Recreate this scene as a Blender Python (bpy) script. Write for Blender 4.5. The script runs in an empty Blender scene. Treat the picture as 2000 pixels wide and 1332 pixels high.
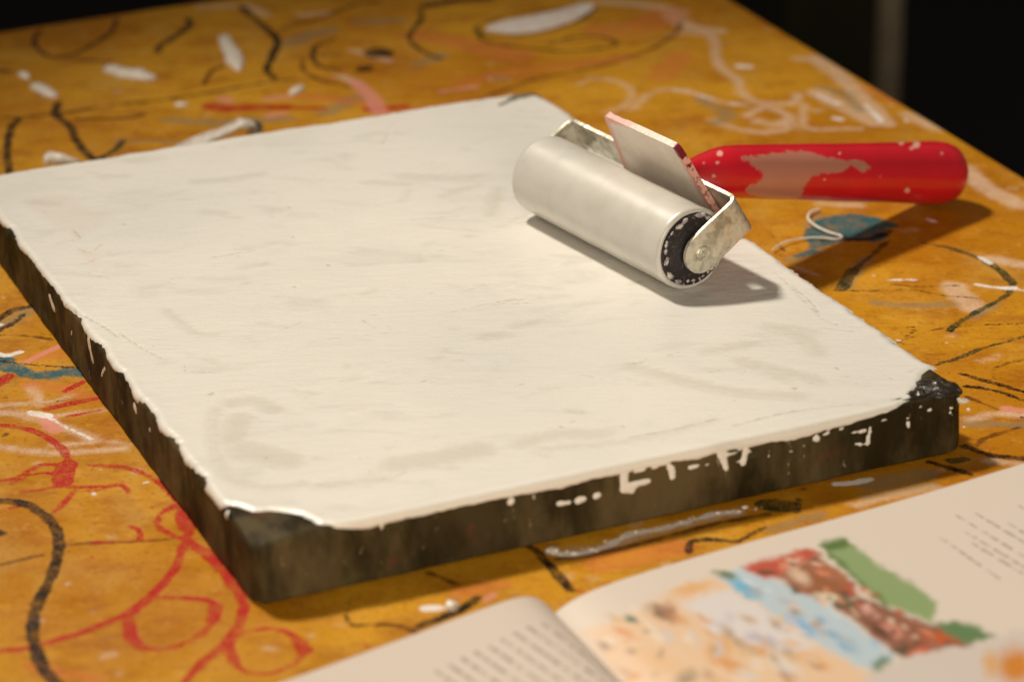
import bpy, math, random
import numpy as np
from mathutils import Matrix, Vector, noise as mn
random.seed(7); rng = np.random.RandomState(5)
sc = bpy.context.scene
COL = sc.collection

# ------------------------------------------------------------------ camera
FPX, PITCH, ROLL, CAMH = 5500.8, 0.41277, -0.01667, 0.49704      # focal length for a 2000 px wide frame
cd = bpy.data.cameras.new('camera'); cam = bpy.data.objects.new('camera', cd); COL.objects.link(cam)
cd.sensor_width = 36.0; cd.lens = FPX / 2000 * 36; cd.clip_start = 0.05; cd.clip_end = 60
fw = Vector((0, math.cos(PITCH), -math.sin(PITCH))); up0 = Vector((0, math.sin(PITCH), math.cos(PITCH))); rt0 = Vector((1, 0, 0))
cr, sr = math.cos(ROLL), math.sin(ROLL)
RT = rt0 * cr + up0 * sr; UP = -rt0 * sr + up0 * cr
cam.matrix_world = Matrix(((RT.x, UP.x, -fw.x, 0), (RT.y, UP.y, -fw.y, 0), (RT.z, UP.z, -fw.z, CAMH), (0, 0, 0, 1)))
sc.camera = cam
cd.dof.use_dof = True; cd.dof.focus_distance = 1.195; cd.dof.aperture_fstop = 7.0; cd.dof.aperture_blades = 8

# ------------------------------------------------------------------ light
w = bpy.data.worlds.new('World'); sc.world = w; w.use_nodes = True
bg = w.node_tree.nodes['Background']; bg.inputs[0].default_value = (1.0, .84, .66, 1); bg.inputs[1].default_value = 0.09
TGT = Vector((0.17, 1.00, 0)); LD = Vector((-.60, .56, 1.16)).normalized()
ld = bpy.data.lights.new('work_lamp', 'SPOT'); lamp = bpy.data.objects.new('work_lamp', ld); COL.objects.link(lamp)
lamp.location = TGT + LD * 2.8
lamp.rotation_euler = (-LD).to_track_quat('-Z', 'Y').to_euler()
ld.energy = 318; ld.color = (1, .90, .76); ld.spot_size = math.radians(31); ld.spot_blend = 1.0; ld.shadow_soft_size = 0.15
fd = bpy.data.lights.new('front_fill', 'AREA'); fl = bpy.data.objects.new('front_fill', fd); COL.objects.link(fl)  # soft fill added from the front to brighten the slab's front face
fd.shape = 'DISK'; fd.size = 0.7; fd.energy = 10; fd.color = (1, .87, .68)
fl.location = (.16, -.12, .40); fl.rotation_euler = (Vector((.05, 1.1, 0)) - Vector(fl.location)).to_track_quat('-Z', 'Y').to_euler()
sc.view_settings.view_transform = 'Standard'; sc.view_settings.look = 'None'; sc.view_settings.exposure = 0; sc.view_settings.gamma = 1

# ------------------------------------------------------------------ helpers
CAM = np.array([0, 0, CAMH])
def ray(px, py):
    X = (px - 1000) / FPX; Y = -(py - 666) / FPX
    x = cr * X - sr * Y; y = sr * X + cr * Y
    return np.array([x, math.cos(PITCH) + y * math.sin(PITCH), -math.sin(PITCH) + y * math.cos(PITCH)])
def unp(px, py, z=0.0):                    # photograph point -> place on the level plane at height z
    d = ray(px, py); return CAM + d * ((z - CAMH) / d[2])
def onplane(px, py, P0, n):
    d = ray(px, py); return CAM + d * (np.dot(P0 - CAM, n) / np.dot(d, n))
def proj(P):
    Q = np.asarray(P) - CAM
    x = Q @ np.array(RT); y = Q @ np.array(UP); z = Q @ np.array(fw)
    return np.stack([1000 + FPX * x / z, 666 - FPX * y / z], -1)
def nz(p, s=1.0, o=0.0): return mn.noise(Vector((p[0] * s + o, p[1] * s - o, (p[2] if len(p) > 2 else 0) * s + 2 * o)))
def nzarr(X, Y, sx, sy, o=0.0, Z=None):
    z = Z if Z is not None else np.zeros_like(X)
    return np.array([mn.noise((a * sx + o, b * sy - o, c * sx + o)) for a, b, c in zip(X.ravel(), Y.ravel(), z.ravel())]).reshape(X.shape)
def smooth(pts, n=6, closed=False):
    P = np.array(pts, float)
    if len(P) < 3: 
        return np.stack([P[0] + (P[-1] - P[0]) * k / n for k in range(n + 1)])
    Q = np.vstack([P[-1], P, P[0], P[1]]) if closed else np.vstack([2 * P[0] - P[1], P, 2 * P[-1] - P[-2]])
    out = []
    for i in range(1, len(Q) - 2):
        a, b, c, d = Q[i - 1], Q[i], Q[i + 1], Q[i + 2]
        for k in range(n):
            t = k / n
            out.append(.5 * ((2 * b) + (c - a) * t + (2 * a - 5 * b + 4 * c - d) * t * t + (3 * b - a - 3 * c + d) * t ** 3))
    out.append(Q[-2]); return np.array(out)
def segdist(X, Y, P, closed=False):        # distance to a polyline
    best = np.full(X.shape, 1e9)
    n = len(P) if closed else len(P) - 1
    for i in range(n):
        a = P[i]; b = P[(i + 1) % len(P)]; d = b - a; L2 = max(d @ d, 1e-14)
        t = np.clip(((X - a[0]) * d[0] + (Y - a[1]) * d[1]) / L2, 0, 1)
        best = np.minimum(best, np.hypot(X - a[0] - t * d[0], Y - a[1] - t * d[1]))
    return best
def inside(X, Y, P):
    r = np.zeros(X.shape, bool)
    for i in range(len(P)):
        a = P[i]; b = P[(i + 1) % len(P)]
        if abs(a[1] - b[1]) < 1e-12: continue
        c = (a[1] > Y) != (b[1] > Y)
        r ^= c & (X < (b[0] - a[0]) * (Y - a[1]) / (b[1] - a[1]) + a[0])
    return r
def polysd(X, Y, P): d = segdist(X, Y, P, True); return np.where(inside(X, Y, P), d, -d)
class Field:                               # signed-distance layers (millimetres) over a surface grid
    def __init__(s, X, Y): s.X, s.Y, s.L = X.ravel(), Y.ravel(), {}
    def layer(s, n): return s.L.setdefault(n, np.full(s.X.shape, -20.0))
    def _sel(s, P, m): return np.nonzero((s.X > P[:, 0].min() - m) & (s.X < P[:, 0].max() + m) & (s.Y > P[:, 1].min() - m) & (s.Y < P[:, 1].max() + m))[0]
    def stroke(s, n, P, w, taper=0):
        L = s.layer(n); P = np.asarray(P)[:, :2]; i = s._sel(P, w * .0005 + .012)
        if len(i): L[i] = np.maximum(L[i], w / 2 - segdist(s.X[i], s.Y[i], P) * 1000)
    def poly(s, n, P):
        L = s.layer(n); P = np.asarray(P)[:, :2]; i = s._sel(P, .012)
        if len(i): L[i] = np.maximum(L[i], polysd(s.X[i], s.Y[i], P) * 1000)
def mesh(name, V, F, attrs=None, smooth_=True):
    m = bpy.data.meshes.new(name); V = np.asarray(V, float)
    if isinstance(F, np.ndarray):
        m.vertices.add(len(V)); m.vertices.foreach_set('co', V.astype(np.float32).ravel())
        m.loops.add(F.size); m.loops.foreach_set('vertex_index', F.astype(np.int32).ravel())
        m.polygons.add(len(F)); m.polygons.foreach_set('loop_start', (np.arange(len(F)) * F.shape[1]).astype(np.int32))
        m.update(calc_edges=True)
    else: m.from_pydata([tuple(v) for v in V], [], F)
    m.polygons.foreach_set('use_smooth', [smooth_] * len(m.polygons))
    for k, a in (attrs or {}).items():
        if np.ndim(a) == 2:
            at = m.attributes.new(k, 'FLOAT_COLOR', 'POINT'); at.data.foreach_set('color', np.hstack([a, np.ones((len(a), 1))]).astype(np.float32).ravel())
        else:
            at = m.attributes.new(k, 'FLOAT', 'POINT'); at.data.foreach_set('value', a.astype(np.float32))
    m.update(); return m
def tag(o, label=None, cat=None, group=None, kind=None):
    for k, v in (('label', label), ('category', cat), ('group', group), ('kind', kind)):
        if v: o[k] = v
    return o
def wloc(o):
    v = Vector((0, 0, 0))
    while o: v += o.location; o = o.parent
    return v
def obj(name, V, F, mat, parent=None, attrs=None, smooth_=True, loc=None, sharp=None):
    V = np.asarray(V, float); base = wloc(parent) if parent else Vector((0, 0, 0))
    loc = Vector(loc) if loc is not None else None
    o = bpy.data.objects.new(name, mesh(name, V - np.array(loc if loc is not None else base), F, attrs, smooth_)); COL.objects.link(o)
    if parent: o.parent = parent
    if loc is not None: o.location = loc - base
    o.data.materials.append(mat.m if isinstance(mat, M) else mat)
    if sharp: o.data.set_sharp_from_angle(angle=math.radians(sharp))
    return o
def thing(name, loc, label, cat, group=None):
    o = bpy.data.objects.new(name, None); o.empty_display_size = .02; COL.objects.link(o); o.location = loc
    return tag(o, label, cat, group)
def gridfaces(nr, nc, keep=None):
    i = np.arange(nr - 1)[:, None] * nc + np.arange(nc - 1)[None, :]; i = i.ravel()
    F = np.stack([i, i + 1, i + nc + 1, i + nc], 1)
    return F if keep is None else F[keep[F].any(1)]
def compact(V, F, attrs):
    u, inv = np.unique(F, return_inverse=True); return V[u], inv.reshape(F.shape), {k: a[u] for k, a in attrs.items()}
def fold(t, r):                            # runs along a surface and rolls over a rounded edge at t = 0
    th = np.clip((r - t) / r, 0, math.pi / 2)
    x = np.where(t >= r, t, r - r * np.sin(th)); z = -r * (1 - np.cos(th)) - np.maximum(0, (r - t) - r * math.pi / 2)
    return x, z, -np.sin(th), np.cos(th)
def tube(path, rad, n=10, flat=1.0, jit=0, cap=True, o=0):
    P = np.array(path, float); rad = np.broadcast_to(rad, len(P)); V = []; F = []
    for i, p in enumerate(P):
        d = P[min(i + 1, len(P) - 1)] - P[max(i - 1, 0)]; d = d / (np.linalg.norm(d) + 1e-12)
        ref = np.array([0, 0, 1.0]) if abs(d[2]) < .9 else np.array([1.0, 0, 0])
        a = np.cross(d, ref); a /= np.linalg.norm(a); b = np.cross(a, d)
        for k in range(n):
            t = 2 * math.pi * k / n; rr = rad[i] * (1 + (jit * nz((i * .37 + math.cos(t), math.sin(t), o), 1.3) if jit else 0))
            V.append(p + a * rr * math.cos(t) + b * rr * math.sin(t) * flat)
    for i in range(len(P) - 1):
        for k in range(n): F.append((i * n + k, i * n + (k + 1) % n, (i + 1) * n + (k + 1) % n, (i + 1) * n + k))
    if cap: F.append(tuple(range(n))[::-1]); F.append(tuple(range((len(P) - 1) * n, len(P) * n)))
    return V, F
def revolve(C, ax, prof, n=64, rfun=None):  # prof: (along, radius)
    ax = np.array(ax) / np.linalg.norm(ax); a = np.cross(ax, [0, 0, 1.0]); a /= np.linalg.norm(a); b = np.cross(a, ax)
    V = []; F = []
    for i, (t, r) in enumerate(prof):
        for k in range(n):
            th = 2 * math.pi * k / n; rr = r + (rfun(t, th) if rfun else 0)
            V.append(C + ax * t + (a * math.cos(th) + b * math.sin(th)) * rr)
    for i in range(len(prof) - 1):
        for k in range(n): F.append((i * n + k, i * n + (k + 1) % n, (i + 1) * n + (k + 1) % n, (i + 1) * n + k))
    F.append(tuple(range(n))[::-1]); F.append(tuple(range((len(prof) - 1) * n, len(prof) * n)))
    return V, F
def blockmesh(C, ax, size, bev=.0):         # box with axes ax (3 unit vectors), full sizes; rounded edges by a small chamfer
    V = []; F = []
    sx, sy, sz = [s / 2 for s in size]; ax = [np.array(a) for a in ax]; b = bev
    idx = {}
    for i, (X, Y, Z) in enumerate([(x, y, z) for x in (-1, 1) for y in (-1, 1) for z in (-1, 1)]):
        for k, (dx, dy, dz) in enumerate(((0, b, b), (b, 0, b), (b, b, 0))):
            idx[(X, Y, Z, k)] = len(V); V.append(C + ax[0] * X * (sx - dx) + ax[1] * Y * (sy - dy) + ax[2] * Z * (sz - dz))
    g = lambda x, y, z, k: idx[(x, y, z, k)]
    for s in (-1, 1):
        q = [(-1, -1), (1, -1), (1, 1), (-1, 1)]
        for k in range(3):
            f = [g(*((s, a, c) if k == 0 else (a, s, c) if k == 1 else (a, c, s)), k) for a, c in q]
            F.append(tuple(f))
    for a in (-1, 1):
        for c in (-1, 1):
            F.append((g(a, c, -1, 0), g(a, c, 1, 0), g(a, c, 1, 1), g(a, c, -1, 1)))
            F.append((g(a, -1, c, 0), g(a, 1, c, 0), g(a, 1, c, 2), g(a, -1, c, 2)))
            F.append((g(-1, a, c, 1), g(1, a, c, 1), g(1, a, c, 2), g(-1, a, c, 2)))
            for z in (-1, 1): F.append((g(a, c, z, 0), g(a, c, z, 1), g(a, c, z, 2)))
    return V, F
def fixn(o):
    import bmesh
    bm = bmesh.new(); bm.from_mesh(o.data); bmesh.ops.recalc_face_normals(bm, faces=bm.faces); bm.to_mesh(o.data); bm.free(); return o

# ------------------------------------------------------------------ materials
def S2L(c): c = np.array(c, float) / 255; return np.where(c <= .04045, c / 12.92, ((c + .055) / 1.055) ** 2.4)
LIT = np.array([1.0, .90, .72])            # what a white surface receives from the lamp: turns a seen colour into a surface colour
def alb(c): return tuple(np.clip(S2L(c) / LIT, 0.003, .85))
class M:
    def __init__(s, name, rough=.5, color=(.5, .5, .5), **kw):
        s.m = bpy.data.materials.new(name); s.m.use_nodes = True; s.t = s.m.node_tree; s.b = s.t.nodes['Principled BSDF']
        s.b.inputs['Base Color'].default_value = (*color, 1); s.b.inputs['Roughness'].default_value = rough
        for k, v in kw.items(): s.b.inputs[k.replace('_', ' ')].default_value = v
        s.tc = None
    def n(s, typ, **kw):
        x = s.t.nodes.new(typ)
        for k, v in kw.items():
            if hasattr(x, k): setattr(x, k, v)
            else: x.inputs[k].default_value = v
        return x
    def link(s, a, b): s.t.links.new(a, b)
    def coord(s, scale=(1, 1, 1), rot=0):
        if not s.tc: s.tc = s.n('ShaderNodeTexCoord')
        mp = s.n('ShaderNodeMapping'); mp.inputs['Scale'].default_value = scale; mp.inputs['Rotation'].default_value = (0, 0, rot)
        s.link(s.tc.outputs['Object'], mp.inputs[0]); return mp.outputs[0]
    def noise(s, scale, detail=3, rough=.55, stretch=(1, 1, 1), rot=0, dist=0):
        x = s.n('ShaderNodeTexNoise'); x.inputs['Scale'].default_value = scale; x.inputs['Detail'].default_value = detail
        x.inputs['Roughness'].default_value = rough; x.inputs['Distortion'].default_value = dist
        s.link(s.coord(stretch, rot), x.inputs['Vector']); return x.outputs['Fac']
    def math(s, op, a, b=None, c=None, clamp=False):
        x = s.n('ShaderNodeMath'); x.operation = op; x.use_clamp = clamp
        for i, v in enumerate((a, b, c)):
            if v is None: continue
            if isinstance(v, (int, float)): x.inputs[i].default_value = v
            else: s.link(v, x.inputs[i])
        return x.outputs[0]
    def ramp(s, v, a, b, c=0., d=1., smooth=True):
        x = s.n('ShaderNodeMapRange'); x.interpolation_type = 'SMOOTHSTEP' if smooth else 'LINEAR'
        s.link(v, x.inputs[0])
        for i, q in zip((1, 2, 3, 4), (a, b, c, d)): x.inputs[i].default_value = q
        return x.outputs[0]
    def mix(s, f, a, b):
        x = s.n('ShaderNodeMix'); x.data_type = 'RGBA'
        if isinstance(f, (int, float)): x.inputs[0].default_value = f
        else: s.link(f, x.inputs[0])
        for i, v in ((6, a), (7, b)):
            if isinstance(v, tuple): x.inputs[i].default_value = (*v, 1) if len(v) == 3 else v
            else: s.link(v, x.inputs[i])
        return x.outputs[2]
    def attr(s, n, col=False):
        x = s.n('ShaderNodeAttribute'); x.attribute_name = n; return x.outputs['Color' if col else 'Fac']
    def color(s, c): s.link(c, s.b.inputs['Base Color'])
    def rough(s, r): s.link(r, s.b.inputs['Roughness'])
    def bump(s, h, dist=.0003, strength=.6):
        x = s.n('ShaderNodeBump'); x.inputs['Strength'].default_value = strength; x.inputs['Distance'].default_value = dist
        s.link(h, x.inputs['Height']); s.link(x.outputs[0], s.b.inputs['Normal'])

# table top: ochre board with painted and crayoned doodles
mt = M('painted_board', .42, Specular_IOR_Level=.2)
c = mt.mix(mt.ramp(mt.noise(9, 4), .35, .68), alb((178, 110, 5)), alb((208, 144, 28)))
c = mt.mix(mt.ramp(mt.noise(38, 5, .7, (1, 1.7, 1)), .46, .68, 0, .6), c, alb((155, 82, 6)))
c = mt.mix(mt.ramp(mt.noise(17, 6, .68, (1.8, 1, 1), .4), .50, .72, 0, .36), c, alb((204, 156, 72)))
c = mt.mix(mt.ramp(mt.noise(110, 5, .75), .52, .7, 0, .35), c, alb((222, 160, 60)))
c = mt.mix(mt.ramp(mt.noise(420, 3, .7), .53, .72, 0, .55), c, alb((128, 66, 8)))
fine = mt.noise(650, 3, .6); med = mt.noise(160, 3, .6)
hsum = None
grain = mt.math('ADD', mt.math('MULTIPLY', mt.noise(820, 4, .7), .62), mt.math('MULTIPLY', mt.noise(130, 3, .6), .38))
wid = mt.math('MULTIPLY', mt.math('SUBTRACT', mt.noise(75, 2), .5), 2.4)
for nm, colr, soft, amp, op, lo in (
        ('haze', (222, 186, 148), 2.6, 5.0, .66, .34), ('grey', (138, 118, 82), 2.2, 4.5, .66, .34), ('brown', (95, 48, 4), .7, 2.0, .95, .7),
        ('rust', (205, 105, 50), 1.6, 3, .5, .35), ('teal', (36, 88, 88), 1.2, 4.5, 1, .6), ('red', (176, 22, 14), .5, 1.8, 1, .45), ('pink', (222, 135, 110), 1.0, 2.5, .85, .6),
        ('green', (42, 50, 26), .4, 1.8, 1, .45), ('black', (26, 13, 3), .4, 2.2, 1, .50), ('white', (240, 220, 196), .45, 1.8, 1, .6)):
    d = mt.math('ADD', mt.attr(nm), mt.math('MULTIPLY', mt.math('SUBTRACT', mt.math('ADD', mt.math('MULTIPLY', fine, .45), mt.math('MULTIPLY', med, .55)), .5), amp * 2.2))
    k = mt.math('MULTIPLY', mt.ramp(mt.math('ADD', d, wid), -soft, soft), mt.ramp(grain, .40, .56, lo, op))
    c = mt.mix(k, c, alb(colr))
    if nm in ('teal', 'red', 'white', 'pink'): hsum = k if hsum is None else mt.math('ADD', hsum, k)
mt.color(c)
mt.bump(mt.math('ADD', mt.math('MULTIPLY', hsum, .7), mt.math('MULTIPLY', mt.noise(900, 2), .25)), .0003, .5)
mt.rough(mt.ramp(mt.noise(60, 3), .3, .7, .36, .56))

# white printing-ink film on the slab
mf = M('white_ink', .34, Coat_Weight=.15, Coat_Roughness=.25)
c = mf.mix(mf.ramp(mf.noise(14, 4), .35, .7), (.79, .765, .71), (.835, .805, .745))
c = mf.mix(mf.ramp(mf.noise(60, 4, .6, (1, 5, 1), -.35), .6, .82, 0, .30), c, (.58, .57, .52))
c = mf.mix(mf.ramp(mf.noise(23, 6, .66, (1, 2.6, 1), -.3, .6), .50, .72, 0, .5), c, (.60, .59, .54))
c = mf.mix(mf.ramp(mf.noise(7, 3, .5), .45, .68, 0, .5), c, (.66, .65, .615))
wob = mf.math('MULTIPLY', mf.math('SUBTRACT', mf.noise(220, 4, .65, (1, 2.5, 1), -.4), .5), 14.)
c = mf.mix(mf.ramp(mf.math('ADD', mf.attr('smear'), wob), -3.5, 5, 0, .5), c, (.58, .55, .46))
c = mf.mix(mf.ramp(mf.math('ADD', mf.attr('scratch'), mf.math('MULTIPLY', wob, .22)), -.5, .5, 0, .6), c, (.42, .38, .29))
c = mf.mix(mf.ramp(mf.math('ADD', mf.attr('rose'), mf.math('MULTIPLY', wob, .5)), -3, 3, 0, .11), c, (.62, .36, .27))
c = mf.mix(mf.ramp(mf.math('ADD', mf.attr('bare'), mf.math('MULTIPLY', wob, .3)), -.8, .8, 0, .85), c, (.10, .075, .045))
mf.color(c)
mf.bump(mf.math('ADD', mf.math('MULTIPLY', mf.noise(95, 4, .6, (1, 4, 1), -.35), 1.), mf.math('MULTIPLY', mf.noise(520, 3, .6, (1, 1.6, 1), -.35), .5)), .0006, .5)
mf.b.inputs['Subsurface Weight'].default_value = .08; mf.b.inputs['Subsurface Radius'].default_value = (.002, .0015, .001)

# slab body: dark stained metal
ms = M('stained_iron', .42, Metallic=.1, Specular_IOR_Level=.12)
c = ms.mix(ms.ramp(ms.noise(34, 6, .66, (1, 1, .35)), .36, .66), (.020, .014, .004), (.110, .080, .036))
c = ms.mix(ms.ramp(ms.noise(9, 3, .5), .48, .66, 0, .6), c, (.020, .015, .006))
c = ms.mix(ms.ramp(ms.noise(48, 4), .60, .74, 0, .6), c, (.15, .04, .026))
c = ms.mix(ms.ramp(ms.noise(41, 4, .6, (1.3, 1.1, 1.7), 1.2), .60, .76, 0, .6), c, (.075, .085, .035))
c = ms.mix(ms.ramp(ms.noise(230, 4, .72, (1, 1, .5)), .66, .72, 0, .8), c, (.38, .30, .19))
ms.color(c); ms.rough(ms.ramp(ms.noise(120, 3), .3, .7, .5, .75)); ms.bump(ms.noise(300, 4), .0005, .5)

mi = M('dried_black_ink', .28); mi.color(mi.mix(mi.ramp(mi.noise(300, 4, .7), .55, .72), (.022, .017, .012), (.20, .17, .13))); mi.bump(mi.noise(500, 3), .0006, .8)
mr = M('ink_coated_rubber', .36, Specular_IOR_Level=.75, Coat_Weight=.2, Coat_Roughness=.3)
c = mr.mix(mr.ramp(mr.noise(70, 4, .6), .4, .75), (.60, .58, .53), (.53, .515, .46)); mr.color(c)
mr.bump(mr.noise(220, 4, .6), .0002, .18)
mrub = M('black_rubber', .5); mrub.color(mrub.mix(mrub.ramp(mrub.noise(500, 4, .7), .5, .75), (.022, .017, .018), (.11, .085, .08))); mrub.bump(mrub.noise(700, 3), .0003, .6)
mfl = M('dried_ink_crumb', .5); mfl.color(mfl.mix(mfl.ramp(mfl.noise(400, 2), .4, .6), (.30, .25, .29), (.62, .55, .50)))
mst = M('inky_steel', .3, Metallic=.75)
c = mst.mix(mst.ramp(mst.noise(150, 4, .65), .42, .66), (.74, .71, .60), (.40, .38, .29))
c = mst.mix(mst.ramp(mst.noise(420, 3, .7), .60, .72, 0, .8), c, (.75, .70, .60)); mst.color(c)
mst.b.inputs['Metallic'].default_value = .55; mst.rough(mst.ramp(mst.noise(200, 3), .3, .7, .25, .5)); mst.bump(mst.noise(350, 4), .0003, .5)
mtb = M('inky_rest_plate', .42)
c = mtb.mix(mtb.ramp(mtb.noise(90, 4), .4, .7), (.76, .68, .60), (.68, .60, .51))
wr = mtb.math('MULTIPLY', mtb.math('SUBTRACT', mtb.noise(500, 3, .6), .5), 3.)
c = mtb.mix(mtb.ramp(mtb.math('ADD', mtb.attr('blush'), wr), -1.5, 1.5, 0, .8), c, (.72, .32, .26))
c = mtb.mix(mtb.ramp(mtb.math('ADD', mtb.attr('crimson'), wr), -.4, .4, 0, 1), c, (.17, .008, .022))
mtb.color(c); mtb.bump(mtb.noise(400, 4), .0004, .5)
mh = M('red_lacquer', .36, Specular_IOR_Level=.8, Coat_Weight=.45, Coat_Roughness=.08)
c = mh.mix(mh.ramp(mh.noise(40, 3), .35, .7), (.62, .002, .016), (.70, .003, .022))
wh = mh.math('MULTIPLY', mh.math('SUBTRACT', mh.noise(230, 5, .7, (1, 1, 1)), .5), 5.5)
c = mh.mix(mh.ramp(mh.math('ADD', mh.attr('wear'), wh), -.7, .8, 0, .85), c, (.50, .25, .17))
c = mh.mix(mh.ramp(mh.math('ADD', mh.attr('spots'), mh.math('MULTIPLY', wh, .3)), -.4, .4, 0, .85), c, (.80, .50, .40))
mh.color(c); mh.bump(mh.math('ADD', mh.noise(200, 3), mh.math('MULTIPLY', mh.ramp(mh.attr('wear'), -.5, .5), 2.)), .0001, .5)
mp = M('printed_paper', .55); pc = mp.attr('print', True)
mp.color(mp.mix(mp.ramp(mp.attr('ink'), -.35, .35, 0, .62), pc, (.16, .11, .07))); mp.bump(mp.noise(60, 2), .0004, .2)
mpe = M('paper_edges', .7); mpe.color(mpe.mix(mpe.ramp(mpe.noise(40, 3, .6, (1, 1, 60)), .4, .6), (.74, .63, .5), (.55, .45, .34)))
mwp = M('thick_white_paint', .4); mwp.color(mwp.mix(mwp.ramp(mwp.noise(300, 3), .4, .7), (.86, .79, .70), (.78, .68, .57))); mwp.bump(mwp.noise(500, 3), .0004, .6)
mws = M('grey_white_strip', .5); mws.color(mws.mix(mws.ramp(mws.noise(200, 3), .4, .7), (.72, .66, .58), (.55, .48, .40)))
mfloor = M('dark_floor', .7); mfloor.color(mfloor.mix(mfloor.ramp(mfloor.noise(3, 4), .35, .7), (.0035, .0028, .003), (.006, .005, .004)))
mwood = M('dark_table_wood', .6); mwood.color(mwood.mix(mwood.noise(20, 3, .5, (1, 1, 8)), (.03, .018, .008), (.07, .04, .015)))
mpole = M('dull_grey_metal', .5, Metallic=.2); mpole.color(mpole.mix(mpole.ramp(mpole.noise(8, 3), .4, .6), (.45, .37, .26), (.3, .24, .16)))
mseat = M('dark_vinyl', .6, (.01, .008, .007)); mol = M('dark_olive_card', .8); mol.color(mol.mix(mol.noise(12, 3), (.022, .019, .006), (.034, .030, .010)))

# ------------------------------------------------------------------ table
FLOORZ = -.745
e1 = np.array([.901, .434, 0]); e1 /= np.linalg.norm(e1)
e2 = np.array([.1225, -.3136, 0]); e2 /= np.linalg.norm(e2)
Ra = unp(1430, 0); La = unp(0, 62)
tt = np.linalg.solve(np.array([[e1[0], -e2[0]], [e1[1], -e2[1]]]), (Ra - La)[:2]); K = La + e1 * tt[0]
tbl = thing('work_table', (K + (-e1 * .6 + e2 * .6)) * [1, 1, 0] + [0, 0, FLOORZ], 'ochre topped work table covered with paint doodles under the ink slab', 'table')
def axis(n0, fine_to, step, end): return np.concatenate([np.array(n0), np.arange(.004, fine_to, step), np.arange(fine_to, end + .01, .04)])
neg = [-.026, -.015, -.0035, -.0020, -.0009, 0, .0009, .0018, .003]
aa = axis(neg, .80, .002, 1.25); bb = axis(neg, .98, .002, 1.30)
Aa, Bb = np.meshgrid(aa, bb)
xa, za, _, _ = fold(Aa, .003); xb, zb, _, _ = fold(Bb, .003)
V = K[None, None] - e1 * xa[..., None] + e2 * xb[..., None]; V[..., 2] = np.maximum(za + zb, -.026)
TF = Field(V[..., 0], V[..., 1])
G = lambda pts: np.array([unp(*p)[:2] for p in smooth(pts, 5)])
G2 = lambda pts: np.array([unp(*p)[:2] for p in smooth(pts, 5, True)])
def st(layer, w, *pts): TF.stroke(layer, G(pts), w)
def pg(layer, *pts): TF.poly(layer, G2(pts))
# --- far left of the top
st('black', 3.4, (82,60),(68,73),(72,95),(102,112),(140,108),(182,88),(217,63),(228,38))
st('brown', 3, (112,116),(168,119),(217,122)); st('black', 5, (367,38),(371,49),(350,67),(315,88),(308,102))
st('black', 4.6, (472,14),(490,32),(525,60),(542,80),(532,108),(522,137),(536,154)); st('green', 4, (536,70),(542,90),(530,115))
st('brown', 3.4, (437,130),(413,140),(399,165)); st('black', 2.8, (0,231),(105,224),(210,207),(336,193),(420,179),(525,161),(577,154))
st('brown', 3, (940,192),(1052,154),(1175,130),(1262,101),(1315,70),(1332,42)); st('black', 5, (115,200),(108,224),(136,245),(150,276),(178,308),(196,311))
st('black', 4.4, (38,231),(21,252),(14,290),(17,325),(21,343)); st('brown', 4, (147,234),(245,231),(280,224)); st('black', 4.5, (-20,138),(21,140))
st('green', 4, (192,311),(224,294),(241,276)); st('grey', 4, (235,276),(280,276),(385,280)); st('grey', 10, (330,235),(430,240),(560,232))
st('black', 3.2, (654,77),(619,91),(611,112),(626,130),(665,137)); st('black', 3, (626,108),(665,108)); st('brown', 3, (591,115),(595,140),(630,158),(682,171))
pg('black', (710,104),(722,97),(745,94),(768,100),(764,112),(740,113),(718,112)); pg('black', (694,135),(712,127),(730,132),(722,140),(702,141))
st('black', 3.6, (818,21),(825,35),(800,70),(807,87),(832,105),(860,115)); st('brown', 4, (552,56),(630,35),(693,10),(740,4)); st('black', 10, (832,12),(880,4),(950,-4))
LEAF = [(930,56),(947,70),(1035,68),(1122,45),(1166,17),(1147,3),(1087,17),(1000,31),(947,45)]
pg('white', (950,60),(1000,66),(1060,60),(1120,40),(1160,14),(1142,6),(1085,22),(1000,38),(955,50)); st('green', 3, *LEAF[:5]); st('green', 3, (947,45),(930,56),(947,70)); st('brown', 2.5, (947,45),(1000,31),(1087,17),(1147,3))
st('black', 2.8, (930,62),(950,82),(1035,96),(1105,101),(1175,95),(1206,86),(1175,73),(1122,73),(1070,87))
st('rust', 22, (820,70),(900,85),(1010,110)); st('rust', 26, (1180,60),(1260,50),(1300,30)); st('rust', 10, (900,160),(1050,135),(1230,112))
st('rust', 14, (600,190),(700,200),(800,225)); st('grey', 14, (570,85),(600,70),(640,60)); st('grey', 10, (860,110),(820,125)); st('grey', 8, (960,150),(985,155))
st('grey', 9, (700,45),(780,40)); st('haze', 7, (392,14),(455,12)); st('haze', 6, (480,10),(520,30)); st('haze', 6, (590,30),(640,26))
st('red', 11, (412,208),(440,212),(490,210)); st('red', 8, (480,209),(560,210)); st('red', 5, (550,211),(632,212)); st('pink', 6, (433,194),(450,198)); st('pink', 5, (520,228),(555,222)); st('pink', 6, (563,189),(520,194))
st('red', 7, (722,214),(790,208)); st('pink', 9, (697,163),(722,188),(745,222)); st('haze', 6, (665,150),(700,165)); st('rust', 9, (720,215),(840,212),(960,195)); st('grey', 12, (640,220),(700,190))
st('pink', 4, (860,180),(930,170)); st('haze', 5, (690,100),(760,120))
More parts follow.
